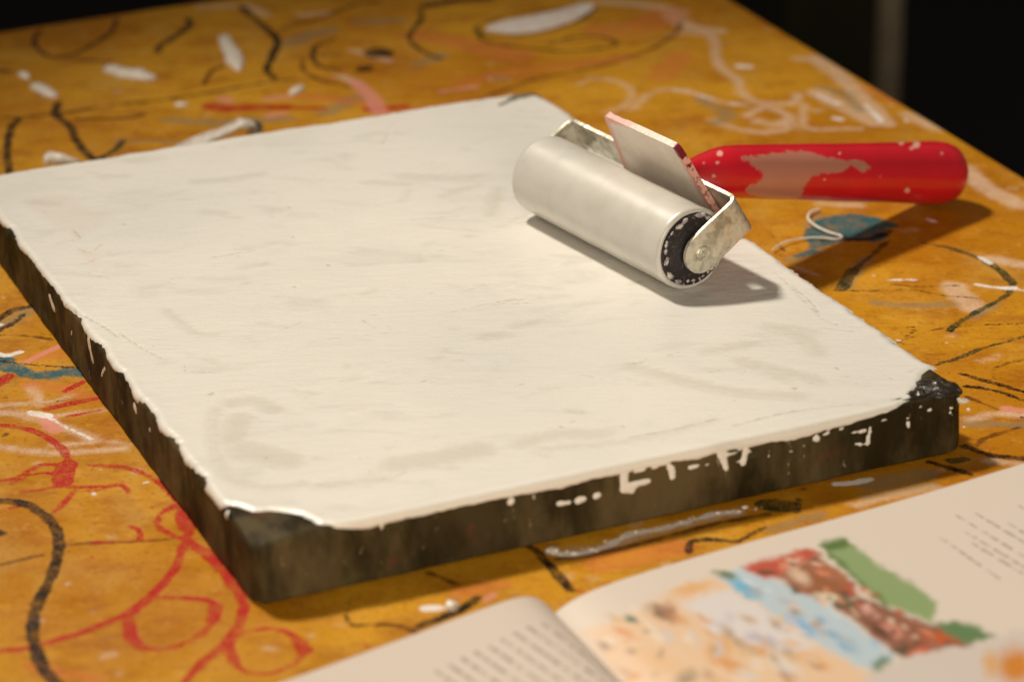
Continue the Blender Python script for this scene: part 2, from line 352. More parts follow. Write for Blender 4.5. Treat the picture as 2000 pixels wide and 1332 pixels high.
# --- far right of the top
st('haze', 5.5, (1317,66),(1387,70),(1398,105),(1408,133),(1440,157),(1450,182),(1475,199),(1545,203),(1559,185)); st('haze', 12, (1310,30),(1345,52),(1400,62)); st('haze', 10, (1180,5),(1270,12),(1330,25))
st('haze', 4, (1232,214),(1273,182),(1308,175),(1352,182),(1405,199),(1457,206)); st('white', 1.4, (1308,175),(1352,182),(1405,199),(1450,206))
st('haze', 3.6, (1133,164),(1157,154),(1210,161),(1234,182),(1217,210),(1180,220)); st('haze', 5, (1391,234),(1440,252),(1510,259),(1545,245),(1538,227),(1496,210),(1457,227))
st('haze', 8, (1480,238),(1520,244),(1545,232)); st('grey', 9, (1370,196),(1422,226),(1400,240)); st('haze', 4, (1573,205),(1569,231),(1580,252),(1678,252)); st('haze', 3.5, (1570,212),(1597,217))
st('haze', 11, (1594,115),(1650,157),(1685,196),(1730,241)); st('haze', 12, (1597,182),(1650,210),(1713,241)); st('grey', 7, (1605,170),(1650,185),(1680,215)); st('white', 3, (1690,205),(1722,238)); st('white', 3, (1600,188),(1640,204))
st('haze', 9, (1772,224),(1832,252)); st('haze', 7, (1560,115),(1600,120)); st('white', 5, (1444,130),(1465,131)); st('white', 4, (1630,231),(1642,234)); st('rust', 14, (1700,170),(1760,200)); st('rust', 16, (1330,110),(1290,150)); st('haze', 12, (1860,560),(1900,600))
st('haze', 12, (1880,330),(1930,370),(1990,400))
# --- right of the slab
pg('teal', (1570,454),(1600,427),(1660,418),(1699,424),(1732,448),(1720,472),(1660,469),(1618,481),(1585,487),(1573,469)); st('grey', 7, (1600,420),(1580,440)); st('teal', 7, (1700,428),(1740,440)); st('teal', 5, (1590,492),(1560,500)); st('black', 4, (1655,468),(1700,466),(1738,452)); st('grey', 4, (1640,426),(1660,432)); st('green', 5, (1610,470),(1650,462)); st('grey', 5, (1640,440),(1690,432))
st('green', 6, (1666,529),(1642,566)); st('grey', 7, (1690,505),(1650,560)); st('grey', 6, (1540,508),(1600,488)); st('green', 3, (1735,470),(1700,500),(1668,528))
st('green', 2.2, (1801,475),(1855,484)); st('green', 3, (1855,484),(1915,505)); st('green', 4, (1925,510),(1954,529),(1978,553)); st('green', 3.2, (1978,553),(1966,577),(1918,604),(1876,628),(1855,646)); st('grey', 5, (1950,590),(1900,622))
st('black', 1.3, (1855,646),(1885,637),(2010,631)); st('black', 1.2, (1627,568),(1705,568),(1780,566),(1840,577),(1912,583)); st('brown', 1.2, (1740,556),(1800,560),(1870,558))
st('green', 2.8, (1828,712),(1870,700),(1915,682),(2010,655)); st('black', 2.6, (1876,730),(1930,745),(2010,768)); st('black', 2.6, (1885,754),(1945,763),(2010,786)); st('brown', 1.8, (1942,742),(1945,718),(2010,700))
st('white', 2.6, (1906,556),(1945,562),(2010,568)); st('white', 3.6, (1950,562),(1985,562)); st('white', .9, (1729,547),(1795,547)); st('white', 2.6, (1913,501),(1933,514)); st('haze', 8, (1936,505),(2010,520))
st('white', 1.6, (1848,670),(1866,667)); st('white', 1.4, (1752,663),(1762,667)); st('white', 2.2, (1813,428),(1825,434)); st('grey', 7, (1715,592),(1780,596),(1860,594)); st('haze', 3, (1921,706),(1950,695)); st('black', 1, (1750,640),(1790,640),(1760,668),(1790,675))
st('brown', 1, (1486,445),(1513,466),(1531,493),(1520,500)); st('haze', 3, (1555,523),(1591,535)); st('brown', 1, (1640,705),(1705,690),(1790,655),(1840,640)); st('haze', 2.5, (1410+350,452),(1790,448)); st('haze', 5, (1600,398),(1680,402))
st('haze', 5, (1892,820),(1950,808),(2010,812)); st('grey', 6, (1892,828),(2010,830)); st('black', 4, (1885,872),(1918,884),(1950,891),(2010,897)); st('brown', 2, (1900,880),(1925,856),(1990,835)); st('pink', 4, (1960,798),(2010,802)); st('brown', 2, (1886,775),(1950,800))
st('black', 3.2, (1815,902),(1850,912),(1895,926)); st('green', 5, (1860,900),(1885,897)); st('haze', 5, (1930,900),(1990,905))
# --- in front of the slab
st('grey', 11, (1700,945),(1760,935),(1808,925)); st('white', 3.4, (1632,945),(1665,943),(1699,936)); st('haze', 5, (1672,985),(1755,964),(1820,950)); st('grey', 5, (1690,972),(1755,958),(1818,946)); st('green', 10, (1500,985),(1530,988)); st('green', 3, (1555,1000),(1560,975))
st('black', 3, (1345,1078),(1349,1058),(1387,1053),(1440,1058)); st('black', 2.2, (1440,1058),(1492,1030)); st('grey', 6, (1510,1034),(1562,1016),(1600,1005)); st('brown', 3, (1080,1092),(1180,1078),(1300,1048),(1400,1022),(1500,1004))  # the brown stroke paints the shadow line below the paint crust
st('black', 4, (1030,1066),(1051,1079),(1076,1107),(1114,1153)); st('brown', 3, (838,1118),(890,1139)); st('black', 2, (687,1163),(679,1216),(740,1219)); st('brown', 3, (740,1219),(785,1223),(812,1234)); st('black', 4, (932,1167),(904,1188),(870,1202),(820,1222))
st('white', 4.5, (832,1188),(856,1187)); st('pink', 3, (950,1170),(962,1160)); st('rust', 8, (900,1160),(980,1140)); st('rust', 14, (1180,1100),(1320,1070))
# --- left front: crayon loops
st('red', 3.4, (-20,826),(60,840),(112,868),(132,896),(128,936)); st('red', 8.5, (131,908),(122,940)); st('red', 2.6, (128,908),(80,908),(32,932),(-20,942)); st('red', 2.6, (140,952),(200,950),(240,948),(252,964)); st('red', 2, (110,950),(80,956),(40,960)); st('red', 2.6, (144,960),(120,988),(104,1000))
st('red', 1.6, (140,958),(190,957),(240,940)); st('red', 1.8, (60,985),(10,995),(-10,1002)); st('red', 2, (20,945),(70,925),(110,925))
st('red', 2.6, (176,908),(240,912),(288,928),(319,948),(351,984)); st('red', 2.8, (347,984),(315,1004),(311,1028),(335,1044),(359,1052)); st('red', 3.8, (355,990),(371,1032),(355,1072),(339,1115),(303,1155),(256,1191),(200,1219),(120,1247),(40,1267),(-20,1270)); st('red', 7.5, (357,1005),(366,1030))
st('red', 3, (359,1167),(399,1171),(423,1183),(419,1211),(383,1243),(339,1263),(280,1267),(252,1239),(252,1207),(280,1179)); st('red', 6, (423,1185),(417,1208)); st('red', 1.8, (280,1179),(318,1166),(359,1167)); st('red', 5.5, (252,1215),(256,1245),(274,1262))
st('red', 4, (371,1060),(419,1096),(459,1139),(475,1179),(463,1227),(431,1263),(379,1311),(350,1345)); st('red', 6, (400,1075),(445,1120),(462,1145)); st('red', 2.8, (451,1270),(459,1243),(519,1227),(571,1239),(595,1271),(567,1299),(519,1315),(471,1307),(449,1279)); st('red', 5.5, (582,1250),(594,1272)); st('red', 4.5, (450,1272),(456,1290))
st('brown', 2, (172,1060),(280,1056),(343,1052)); st('red', 1.2, (180,1060),(300,1055)); st('red', 3, (256,1028),(272,1036),(274,1052)); st('red', 2, (130,814),(200,800)); st('rust', 6, (60,1300),(200,1330))
st('black', 4.8, (-20,980),(32,980),(72,996),(100,1020),(116,1056),(108,1104),(88,1151),(64,1203),(68,1259),(84,1303),(122,1345)); st('black', 5, (-8,1038),(0,1042)); st('brown', 2, (-20,1108),(80,1083)); st('brown', 1.6, (128,1064),(172,1060))
st('haze', 6, (-20,806),(60,812),(120,832),(184,860)); st('white', 5, (60,806),(92,812)); st('white', 1.8, (92,812),(130,835),(180,858)); st('haze', 4, (-20,870),(100,884),(240,876)); st('pink', 7, (90,815),(110,840)); st('white', 1.6, (192,918),(196,918)); st('white', 1.8, (180,963),(184,965)); st('haze', 3, (100,870),(200,862),(250,868))
st('white', 3.6, (-10,691),(15,694),(40,687)); st('teal', 10, (-10,700),(30,721)); st('teal', 8.5, (30,721),(75,733),(135,727),(165,730)); st('grey', 4, (60,735),(120,738)); st('black', 1.5, (-10,704),(60,712),(150,718),(180,722)); st('red', 6, (-5,750),(18,734))
st('black', 4, (-10,628),(24,607),(62,598)); st('grey', 9, (-10,640),(30,622),(60,605)); st('black', 3, (-10,650),(30,628),(48,613)); st('white', 2.5, (-2,634),(4,634)); st('brown', 1.5, (-10,655),(45,655),(105,664))
st('pink', 3.4, (50,708),(80,692),(118,675)); st('rust', 9, (60,700),(130,690)); st('red', 3.4, (125,765),(165,745)); st('red', 4.5, (90,799),(130,790),(185,778)); st('haze', 3.6, (-10,793),(90,785),(140,772)); st('black', 1.4, (78,790),(132,780)); st('rust', 9, (60,750),(130,760),(180,780)); st('haze', 4, (60,755),(80,790)); st('haze', 3, (60,820),(200,800))
st('white', 3.4, (1074,1078),(1100,1083),(1140,1080),(1188,1065),(1230,1044),(1300,1031),(1387,1006),(1440,1000)); st('haze', 4.5, (1080,1080),(1188,1066),(1300,1032),(1440,1000))
# splatter
for k in range(260):
    p = unp(rng.uniform(-40, 2040), rng.uniform(20, 1330)); w_ = rng.choice([.8, 1.1, 1.6, 2.2]); q = p + np.array([rng.normal(0, .001), rng.normal(0, .001), 0])
    TF.stroke(['white', 'haze', 'black', 'brown', 'red', 'haze', 'grey'][rng.randint(7)], np.array([p, q]), w_)
F = gridfaces(*Aa.shape)
top = obj('table_top', V.reshape(-1, 3), F[:, ::-1], mt, tbl, TF.L)
# underside and legs
und = [K - e1 * a + e2 * b for a, b in ((.0, .0), (1.25, 0), (1.25, 1.3), (0, 1.3))]
Vb, Fb = blockmesh(np.mean(und, 0) + [0, 0, -.031], (e1, -e2, (0, 0, 1)), (1.242, 1.292, .010), .001); obj('underframe', Vb, Fb, mwood, tbl, smooth_=False)
for a, b in ((.07, .07), (1.18, .07), (.07, 1.2), (1.18, 1.2)):
    Vb, Fb = blockmesh(K - e1 * a + e2 * b + [0, 0, (FLOORZ - .036) / 2], (e1, -e2, (0, 0, 1)), (.05, .05, -.036 - FLOORZ), .003); obj('leg', Vb, Fb, mwood, tbl, smooth_=False)

def dab(path, wid, hgt, name='paint_dab', mat=mwp, z=0.0, o=0.0, n=4):
    P = smooth(path, n); P = np.array([unp(*p, z) for p in P]); L = len(P); r = []
    for i in range(L):
        t = i / (L - 1); r.append(wid / 2 * (.35 + .65 * math.sin(math.pi * min(max(t, .04), .96)) ** .5) * (1 + .35 * nz((i * .5, o, 0))))
    r[0] = r[-1] = wid * .08
    Vt, Ft = tube(P, r, 12, hgt / wid * 2, .35, True, o); return obj(name, Vt, Ft, mat, tbl)
for k, (pts, wd, hg) in enumerate([([(203,134),(240,143),(275,150),(302,156)], .013, .003), ([(436,70),(447,95),(458,118),(466,140)], .0105, .003), ([(38,143),(56,155)], .006, .002),
        ([(66,166),(85,178),(108,192)], .009, .0025), ([(340,207),(369,206)], .006, .002), ([(592,168),(580,178),(566,186)], .006, .002), ([(92,322),(98,312),(118,318),(160,318)], .007, .004), ([(868,1187),(898,1184)], .0055, .0025),
        ([(1030,196),(1018,190)], .004, .0015)]): dab(pts, wd, hg, o=k * 1.7)
# crusted ridge of old paint in front of the slab
P = np.array([unp(*p, 0) for p in smooth([(1072,1074),(1100,1079),(1130,1078),(1188,1062),(1230,1041),(1300,1027),(1387,1002),(1440,997),(1490,992)], 22)])
Vt, Ft = [], []
def crumb(C, r, V, F):
    o_ = len(V); n = 8
    for i in range(1, 5):
        for k in range(n):
            ph = math.pi * i / 5; th = 2 * math.pi * k / n; q = np.array([math.sin(ph) * math.cos(th), math.sin(ph) * math.sin(th), math.cos(ph)])
            V.append(C + q * r * [1, 1, .6] * (1 + .6 * nz(q + C * 400, 1.5)))
    for i in range(3):
        for k in range(n): F.append((o_ + i * n + k, o_ + i * n + (k + 1) % n, o_ + i * n + n + (k + 1) % n, o_ + i * n + n + k))
    F.append(tuple(o_ + k for k in range(n))); F.append(tuple(o_ + 3 * n + k for k in range(n))[::-1])
for i, p in enumerate(P):
    dens = 2 if i < 16 else int(rng.uniform() < .3)
    for _ in range(dens): crumb(p + np.array([rng.normal(0, .0009), rng.normal(0, .0011), 0]), abs(rng.normal(.0002, .0005)) + .0002, Vt, Ft)
fixn(obj('dried_paint_ridge', Vt, Ft, mwp, tbl))

# ------------------------------------------------------------------ slab
YAW = .41017; A0 = np.array([-.09456, .89642, 0]); U = np.array([math.cos(YAW), math.sin(YAW), 0]); W_ = np.array([-math.sin(YAW), math.cos(YAW), 0]); SW, SL, SH = .30, .4172, .02683
slab = thing('ink_slab', A0 + U * SW / 2 + W_ * SL / 2, 'heavy dark metal ink slab with its top rolled over in white ink', 'ink slab')
def rrect(ins, r, z, step=.002):
    out = []; r = max(r - ins, .0008)
    cs = [((SW - ins - r), ins + r, -90), ((SW - ins - r), SL - ins - r, 0), (ins + r, SL - ins - r, 90), (ins + r, ins + r, 180)]
    for i, (cx, cy, a0) in enumerate(cs):
        for k in range(9):
            a = math.radians(a0 + k * 11.25); out.append((cx + r * math.cos(a), cy + r * math.sin(a)))
        nx, ny, na = cs[(i + 1) % 4]; a = math.radians(a0 + 90); p = out[-1]; q = (nx + r * math.cos(math.radians(na)), ny + r * math.sin(math.radians(na)))
        m = int(math.hypot(q[0] - p[0], q[1] - p[1]) / step) if False else (208 if i % 2 == 0 else 150)
        for k in range(1, m): out.append((p[0] + (q[0] - p[0]) * k / m, p[1] + (q[1] - p[1]) * k / m))
    return [np.array([*(A0 + U * s + W_ * t)[:2], z]) for s, t in out]
BEV = .0025; CR = .007
lv = [(.0012, .0008), (.0003, .0002)][::-1]
rings = [rrect(.0015, CR, .0006), rrect(0, CR, .0018)] + [rrect(0, CR, z) for z in np.linspace(.004, SH - BEV - .0005, 9)]
for k in range(6): th = math.radians(90 * k / 5); rings.append(rrect(BEV * (1 - math.cos(th)), CR, SH - BEV + BEV * math.sin(th)))
rings += [rrect(i_, CR, SH) for i_ in (.005, .008, .012, .017, .023, .030)]
N = len(rings[0]); V = np.array(rings).reshape(-1, 3)
cen = A0 + U * SW / 2 + W_ * SL / 2
for i in range(N * (len(rings) - 1)):
    if V[i][2] > SH - .006: dd_ = V[i] - A0; V[i][2] -= .0034 * max(0, 1 - math.hypot(dd_ @ U - .002, dd_ @ W_ - .002) / .017) ** 1.6
    d = (V[i] - cen) * [1, 1, 0]; s_ = d @ U; t_ = d @ W_
    n_ = U * np.sign(s_) if abs(abs(s_) - SW / 2) < abs(abs(t_) - SL / 2) else W_ * np.sign(t_)
    V[i] += n_ * (.0005 * nz(V[i], 55) + .0003 * nz(V[i], 180))
F = [(r * N + k, r * N + (k + 1) % N, (r + 1) * N + (k + 1) % N, (r + 1) * N + k) for r in range(len(rings) - 1) for k in range(N)]
F.append(tuple(range((len(rings) - 1) * N, len(rings) * N))); F.append(tuple(range(N))[::-1])
body = obj('slab_body', V, F, ms, slab, sharp=40)
def sag(s_, t_): return .0034 * np.clip(1 - np.hypot(s_ - .002, t_ - .002) / .017, 0, 1) ** 1.6
def ST(px, py):                             # photograph point on the slab's top, in slab coordinates
    d = unp(px, py, SH) - A0; return (d @ U, d @ W_)
def FR(px, py):                             # point on the front face, unrolled
    P = onplane(px, py, A0, W_); return ((P - A0) @ U, P[2] - SH - .0009)
def LF(px, py):
    P = onplane(px, py, A0, U); return (P[2] - SH - .0009, (P - A0) @ W_)
ol = [(.0018, SL - .010), (.006, SL - .002)] + [(s, SL - .0012) for s in np.linspace(.02, SW - .012, 20)] + [(SW - .004, SL - .0035), (SW - .0012, SL - .012)] + [(SW - .0012, t) for t in np.linspace(SL - .03, .035, 22)]
ol += [ST(*p) for p in ((1822,716),(1800,732),(1790,752),(1778,768),(1786,779),(1740,797))] + [FR(*p) for p in ((1660,819),(1600,836),(1520,855),(1450,866),(1300,897),(1200,917),(1100,942),(950,970),(800,1003),(720,1020))]
ol += [ST(*p) for p in ((690,1022),(655,1026),(622,1022),(590,1006),(560,1000),(530,997),(495,1000),(455,987),(420,982),(395,950),(372,922))] 
ol += [(.0005 + .0012 * math.sin(k * 1.9) - .0008 * (k % 3 == 0), t) for k, t in enumerate(np.linspace(.047, SL - .02, 34))]
ol = np.array(ol)
ss = np.arange(-.012, SW + .002, .00105); tq = np.concatenate([np.arange(-.014, .02, .0006), np.arange(.02, SL + .002, .00105)])
Ss, Ts = np.meshgrid(ss, tq)
FI = Field(Ss, Ts); d = polysd(FI.X, FI.Y, ol) * 1000
def drip(a, b, w0, w1):
    global d
    a = np.array(a); b = np.array(b); m = 8
    for k in range(m + 1):
        c_ = a + (b - a) * k / m; r = (w0 + (w1 - w0) * k / m) / 2 * 780 * (1 + .35 * nz((a[0] * 900 + k * .6, b[1] * 900, 3))); d = np.maximum(d, r - np.hypot(FI.X - c_[0], FI.Y - c_[1]) * 1000)
for p, q, w0, w1 in [((1218,918),(1220,938),.003,.0030),((1222,943),(1268,930),.0032,.0015),((1240,912),(1280,903),.0012,.0010),((1308,898),(1314,921),.0040,.0022),((1410,876),(1418,906),.0056,.0030),((1412,880),(1440,874),.0024,.0020),((1456,868),(1452,896),.0040,.0026),
        ((1501,856),(1502,886),.0020,.0016),((1594,846),(1598,850),.0032,.0024),((1632,842),(1640,850),.002,.0016),((1660,838),(1690,832),.0016,.002),((1700,826),(1694,858),.0026,.0026),((1672,858),(1694,858),.0014,.002),((1774,798),(1775,824),.0018,.0016),((998,968),(998,970),.0034,.003),
        ((1090,974),(1112,972),.0032,.0022),((1128,968),(1140,966),.0028,.0024),((1165,960),(1168,958),.0018,.0014),((1345,905),(1362,901),.0012,.001),((1380,898),(1395,895),.001,.001),((1040,957),(1045,968),.0012,.0008),((745,1016),(747,1022),.001,.0008),
        ((1220,945),(1235,950),.0016,.0010),((1770,796),(1800,785),.0012,.0010)]: drip(FR(*p), FR(*q), w0, w1)
for p, q, w0, w1 in [((97,572),(104,594),.006,.0042),((174,662),(180,690),.007,.005),((203,712),(198,726),.003,.002),((140,640),(139,644),.002,.0016),((138,657),(138,659),.0015,.0015),((44,530),(43,534),.002,.0018),((55,545),(58,560),.0012,.001),((70,597),(69,600),.0022,.002),
        ((262,786),(266,796),.004,.003),((187,760),(190,764),.0022,.0018),((325,893),(327,908),.0018,.0012),((318,870),(320,878),.001,.001),((388,998),(389,1001),.0018,.0018),((440,990),(441,1000),.002,.0016),((290,828),(292,840),.002,.001)]: drip(LF(*p), LF(*q), w0, w1)
fray = nzarr(FI.X, FI.Y, 330, 330, 3.1) * .9 + nzarr(FI.X, FI.Y, 110, 110, 9.1) * .9 + nzarr(FI.X, FI.Y, 45, 45, 19.1) * 1.3
d = d + fray * np.where(FI.Y < .03, .55, 1)
broad = nzarr(FI.X, FI.Y, 28, 60, 1.0); rid = nzarr(FI.X, FI.Y, 55, 210, 6.0)
thick = .75 + .16 * broad + .07 * rid + .13 * np.exp(-((d - 2.6) / 2.2) ** 2) * (1 + .8 * nzarr(FI.X, FI.Y, 60, 60, 21.))
film = lambda nm, w_, *p: FI.stroke(nm, np.array([ST(*q) for q in smooth(p, 5)]), w_)
film('smear', 9, (455,788),(500,785),(535,800)); film('smear', 5, (425,800),(420,850),(432,905),(462,942),(540,952),(600,945)); film('smear', 12, (470,820),(455,860)); film('smear', 16, (480,880),(560,900))
film('smear', 14, (780,908),(840,900),(900,890)); film('smear', 15, (880,892),(935,880)); film('smear', 9, (1020,868),(1090,850),(1170,850)); film('smear', 5, (620,950),(760,935))
film('smear', 7, (510,342),(450,352),(385,356)); film('smear', 8, (790,345),(900,350),(940,345)); film('smear', 5, (720,358),(800,362)); film('smear', 7, (960,420),(975,370)); film('smear', 5, (935,365),(900,372),(870,385))
film('smear', 6, (1380,690),(1440,680),(1470,672)); film('smear', 5, (1480,720),(1540,745)); film('smear', 9, (1510,640),(1570,660),(1600,690)); film('smear', 6, (1530,640),(1590,650)); film('smear', 7, (950,660),(985,655)); film('smear', 4, (330,610),(380,650),(420,655)); film('smear', 9, (1240,720),(1420,765),(1560,775))
film('smear', 4, (1050,880),(1250,860),(1400,820)); film('smear', 8, (1450,705),(1600,745)); film('smear', 6, (60,395),(110,400)); film('smear', 5, (200,345),(250,345)); film('smear', 6, (400,415),(440,418)); film('smear', 5, (700,270),(740,262)); film('smear', 6, (1010,640),(1050,630))
film('scratch', .9, (130,592),(160,618),(200,640),(230,662)); film('scratch', .7, (235,655),(280,685),(320,705)); film('scratch', .6, (375,730),(430,730)); film('scratch', .8, (1430,835),(1560,805),(1700,790)); film('scratch', .6, (1230,857),(1300,845),(1400,820)); film('scratch', .6, (960,600),(1020,588))
film('scratch', .5, (880,612),(1040,580)); film('scratch', .6, (1035,434),(1010,440)); film('scratch', .6, (800,432),(900,425)); film('scratch', .7, (415,506),(500,492)); film('scratch', .7, (1545,560),(1580,590),(1600,615)); film('scratch', .5, (1520,540),(1600,620),(1640,640)); film('scratch', 1.0, (1040,172),(1020,182),(985,196))
for p in ((477,848),(518,896),(588,940),(405,785),(408,772),(575,562),(730,642),(1225,712),(1633,722),(1550,760),(1738,742),(465,996),(565,408),(570,465),(1236,712),(240,440),(640,520),(415,770),(1095,836),(1216,835)):
    film('scratch', rng.uniform(.9, 1.7), p, (p[0] + rng.uniform(1, 6), p[1] + 1), (p[0] + 3, p[1] + 1.5))
film('smear', 7, (1060,168),(1020,180),(990,192)); film('bare', 8.5, (1034,187),(1016,191)); film('bare', 5.5, (1010,193),(1000,197)); film('bare', 3, (992,202),(978,208)); film('bare', 1.4, (1050,190),(1056,196))
film('rose', 5, (150,455),(155,465)); film('scratch', .8, (143,452),(158,468)); film('rose', 7, (165,495),(180,505),(185,520)); film('scratch', .6, (155,490),(175,497),(200,480)); film('scratch', .7, (160,518),(175,515),(188,508)); film('scratch', .5, (170,535),(200,545)); film('rose', 22, (100,400),(160,440))
for k in range(150):
    s_, t_ = rng.uniform(.01, SW - .01), rng.uniform(.02, SL - .01); a_ = rng.normal(-.15, .5); l_ = rng.exponential(.006)
    FI.stroke('smear' if k % 3 == 0 else 'scratch', np.array([(s_, t_), (s_ + l_ * math.cos(a_), t_ + l_ * math.sin(a_))]), rng.uniform(.15, .5) if k % 3 else rng.uniform(1, 4))
thick -= .18 * np.clip((FI.L['smear'] + 2) / 3, 0, 1) + .22 * np.clip((FI.L['scratch'] + .3) / .8, 0, 1)
d = np.maximum(d, np.where((FI.Y < -.001) & (FI.Y > -.009) & (FI.X > .16), 7.5 * nzarr(FI.X, FI.Y, 210, 420, 15.) - 3.2 - 260 * np.abs(FI.Y + .004), -9))
side = np.clip((.0005 - np.minimum(FI.X, FI.Y)) / .003, 0, 1); thick = thick * (1 - .62 * side)
hgt = np.where(d > 0, thick * (1 - np.exp(-np.maximum(d, 0) / .7)) + .05, np.maximum(d * .5, -1.2)) * .001
xs, zs, nxs, nzs = fold(FI.X, BEV); xt, zt, nxt, nzt = fold(FI.Y, BEV)
V = A0 + U * xs[:, None] + W_ * xt[:, None]; V[:, 2] = SH + zs + zt - sag(FI.X, FI.Y)
NN = U * nxs[:, None] + W_ * nxt[:, None]; NN[:, 2] = nzs * nzt; NN /= np.linalg.norm(NN, axis=1)[:, None] + 1e-9
# keep the film off the sinking sides of the body
V = V + NN * hgt[:, None]
F = gridfaces(*Ss.shape, keep=d > -.9)
V, F, at = compact(V, F, FI.L)
obj('ink_film', V, F, mf, slab, at)
# dried lumps of black ink on the bare right corner
Bc = A0 + U * (SW - .0085) + W_ * .0085 + [0, 0, SH - .001]
def lump(C, ax, ay, az, o, name, mat, par, k=.35, s=220):
    V = []; F = []; n, m = 28, 14
    for i in range(m + 1):
        ph = math.pi * i / m
        for j in range(n):
            th = 2 * math.pi * j / n; q = np.array([math.sin(ph) * math.cos(th), math.sin(ph) * math.sin(th), math.cos(ph)])
            r = 1 + k * nz(q, 2.1, o) + k * .5 * nz(q, 5, o); V.append(C + U * q[0] * ax * r + W_ * q[1] * ay * r + np.array([0, 0, q[2] * az * r]))
    for i in range(m):
        for j in range(n): F.append((i * n + j, i * n + (j + 1) % n, (i + 1) * n + (j + 1) % n, (i + 1) * n + j))
    return fixn(obj(name, V, F, mat, par))
lump(Bc, .0088, .0085, .0034, 2, 'dried_ink_lump', mi, slab); lump(Bc + U * -.011 + W_ * -.002, .006, .004, .0022, 5, 'dried_ink_lump', mi, slab, .5)
lump(A0 + U * (SW - .027) + W_ * .004 + [0, 0, SH - .0006], .011, .0022, .0014, 9, 'dried_ink_lump', mi, slab, .5)

# ------------------------------------------------------------------ brayer
cn = unp(1345, 568, SH); cf = unp(1030, 402, SH); ur = (cf - cn) / np.linalg.norm(cf - cn)
pp = np.array([-ur[1], ur[0], 0]); pp = pp if pp[0] > 0 else -pp
R = .0185; Z = np.array([0, 0, 1.0]); FT = .0008
C0 = cn + Z * (R + FT) + pp * .0012; RL = .113
bry = thing('brayer', (C0 + ur * RL / 2) * [1, 1, 0] + [0, 0, SH], 'ink roller with red handle resting on the white slab, its handle end on the table', 'ink roller')
prof = [(-.0002, R - .0022), (-.0006, R - .0018), (-.0006, R - .0010), (0, R - .0003), (.0008, R)] + [(t, R) for t in np.linspace(.002, RL - .002, 60)] + [(RL - .0008, R), (RL, R - .0004), (RL + .0004, R - .0012), (RL, R - .003)]
Vr, Fr = revolve(C0, ur, prof, 96, lambda t, th: .00012 * nz((t * 90, math.cos(th) * 2, math.sin(th) * 2)) + .0005 * max(0, nz((t * 300, math.cos(th) * 5, math.sin(th) * 5), 1, 4) - .1) * (t < .001))
rol = fixn(obj('roller', Vr, Fr, mr, bry, sharp=50))
for e, sgn in ((-.0010, -1), (RL + .0008, 1)):
    pr = [(sgn * .0002, .0008), (sgn * .0003, .009), (0, .0095), (0, R - .0036), (sgn * .0003, R - .0024), (-sgn * .001, R - .0020)]
    Ve, Fe = revolve(C0 + ur * e, ur, pr, 72); fixn(obj('end_cap', Ve, Fe, mrub, rol, sharp=40))
# crumbs of dried ink round the near end
Vc, Fc = [], []
for k in range(46):
    th = 2 * math.pi * k / 46 + rng.uniform(-.14, .14); rad = R - .0027 - abs(rng.normal(0, .0010)); sz = rng.choice([.0003, .0005, .0007, .0013]) * rng.uniform(.8, 1.2)
    if k % 5 == 0: sz *= 1.3
    a = pp * math.cos(th) + Z * math.sin(th); c_ = C0 - ur * .0013 + a * rad; b_ = -pp * math.sin(th) + Z * math.cos(th); o_ = len(Vc)
    for q in ((1, 0, 0), (-1, 0, 0), (0, 1, 0), (0, -1, 0), (0, 0, 1), (0, 0, -1), (.6, .6, .6), (-.6, .6, .6), (.6, -.6, .6), (-.6, -.6, .6)):
        q = np.array(q) * rng.uniform(.7, 1.3); Vc.append(c_ + b_ * q[0] * sz * 1.6 + a * q[1] * sz - ur * q[2] * sz * .7)
    for f in ((4, 6, 7), (4, 8, 6), (4, 9, 8), (4, 7, 9), (6, 2, 7), (3, 8, 9), (0, 6, 8), (1, 9, 7), (0, 2, 6), (0, 8, 3), (1, 7, 2), (1, 3, 9), (5, 2, 0), (5, 0, 3), (5, 3, 1), (5, 1, 2)): Fc.append(tuple(o_ + i for i in f))
tag(fixn(obj('ink_crumbs', Vc, Fc, mfl, rol)), kind='stuff')
# U-shaped steel frame, a strip 20 mm wide bent twice
TH = math.radians(31.3); dA = pp * math.cos(TH) + Z * math.sin(TH); wA = pp * math.sin(TH) - Z * math.cos(TH)     # along the arm / across the strip
SWd, TK = .0185, .0016; ARM = .0262; EN, EF = -.0062, RL + .0058
piv = C0 + pp * .001
path = []                                   # (position along the strip's centre line, normal side)
rb = .0035
for x in np.linspace(0, ARM - rb, 8): path.append((x, EN))
for k in range(1, 9): a = math.pi / 2 * k / 8; path.append((ARM - rb + rb * math.sin(a), EN + rb - rb * math.cos(a)))
for y in np.linspace(EN + rb, EF - rb, 24)[1:]: path.append((ARM, y))
for k in range(1, 9): a = math.pi / 2 * k / 8; path.append((ARM - rb + rb * math.cos(a), EF - rb + rb * math.sin(a)))
for x in np.linspace(ARM - rb, 0, 8)[1:]: path.append((x, EF))
pa = np.array(path); tg = np.gradient(pa, axis=0); tg /= np.linalg.norm(tg, axis=1)[:, None]; nn = np.stack([tg[:, 1], -tg[:, 0]], 1)
V = []; m = 9
for i, ((x, y), n2) in enumerate(zip(pa, nn)):
    for side in (-1, 1):
        for j in range(m):
            wv = -1 + 2 * j / (m - 1); X, Y = x + n2[0] * TK / 2 * side, y + n2[1] * TK / 2 * side
            dz = .0002 * nz((x * 80, y * 80, wv * 2))
            hw = SWd / 2 * (1 + (.02 * math.sin(i * .7)))
            V.append(piv + dA * X + ur * Y + wA * wv * hw + wA * dz)
F = []; q = 2 * m
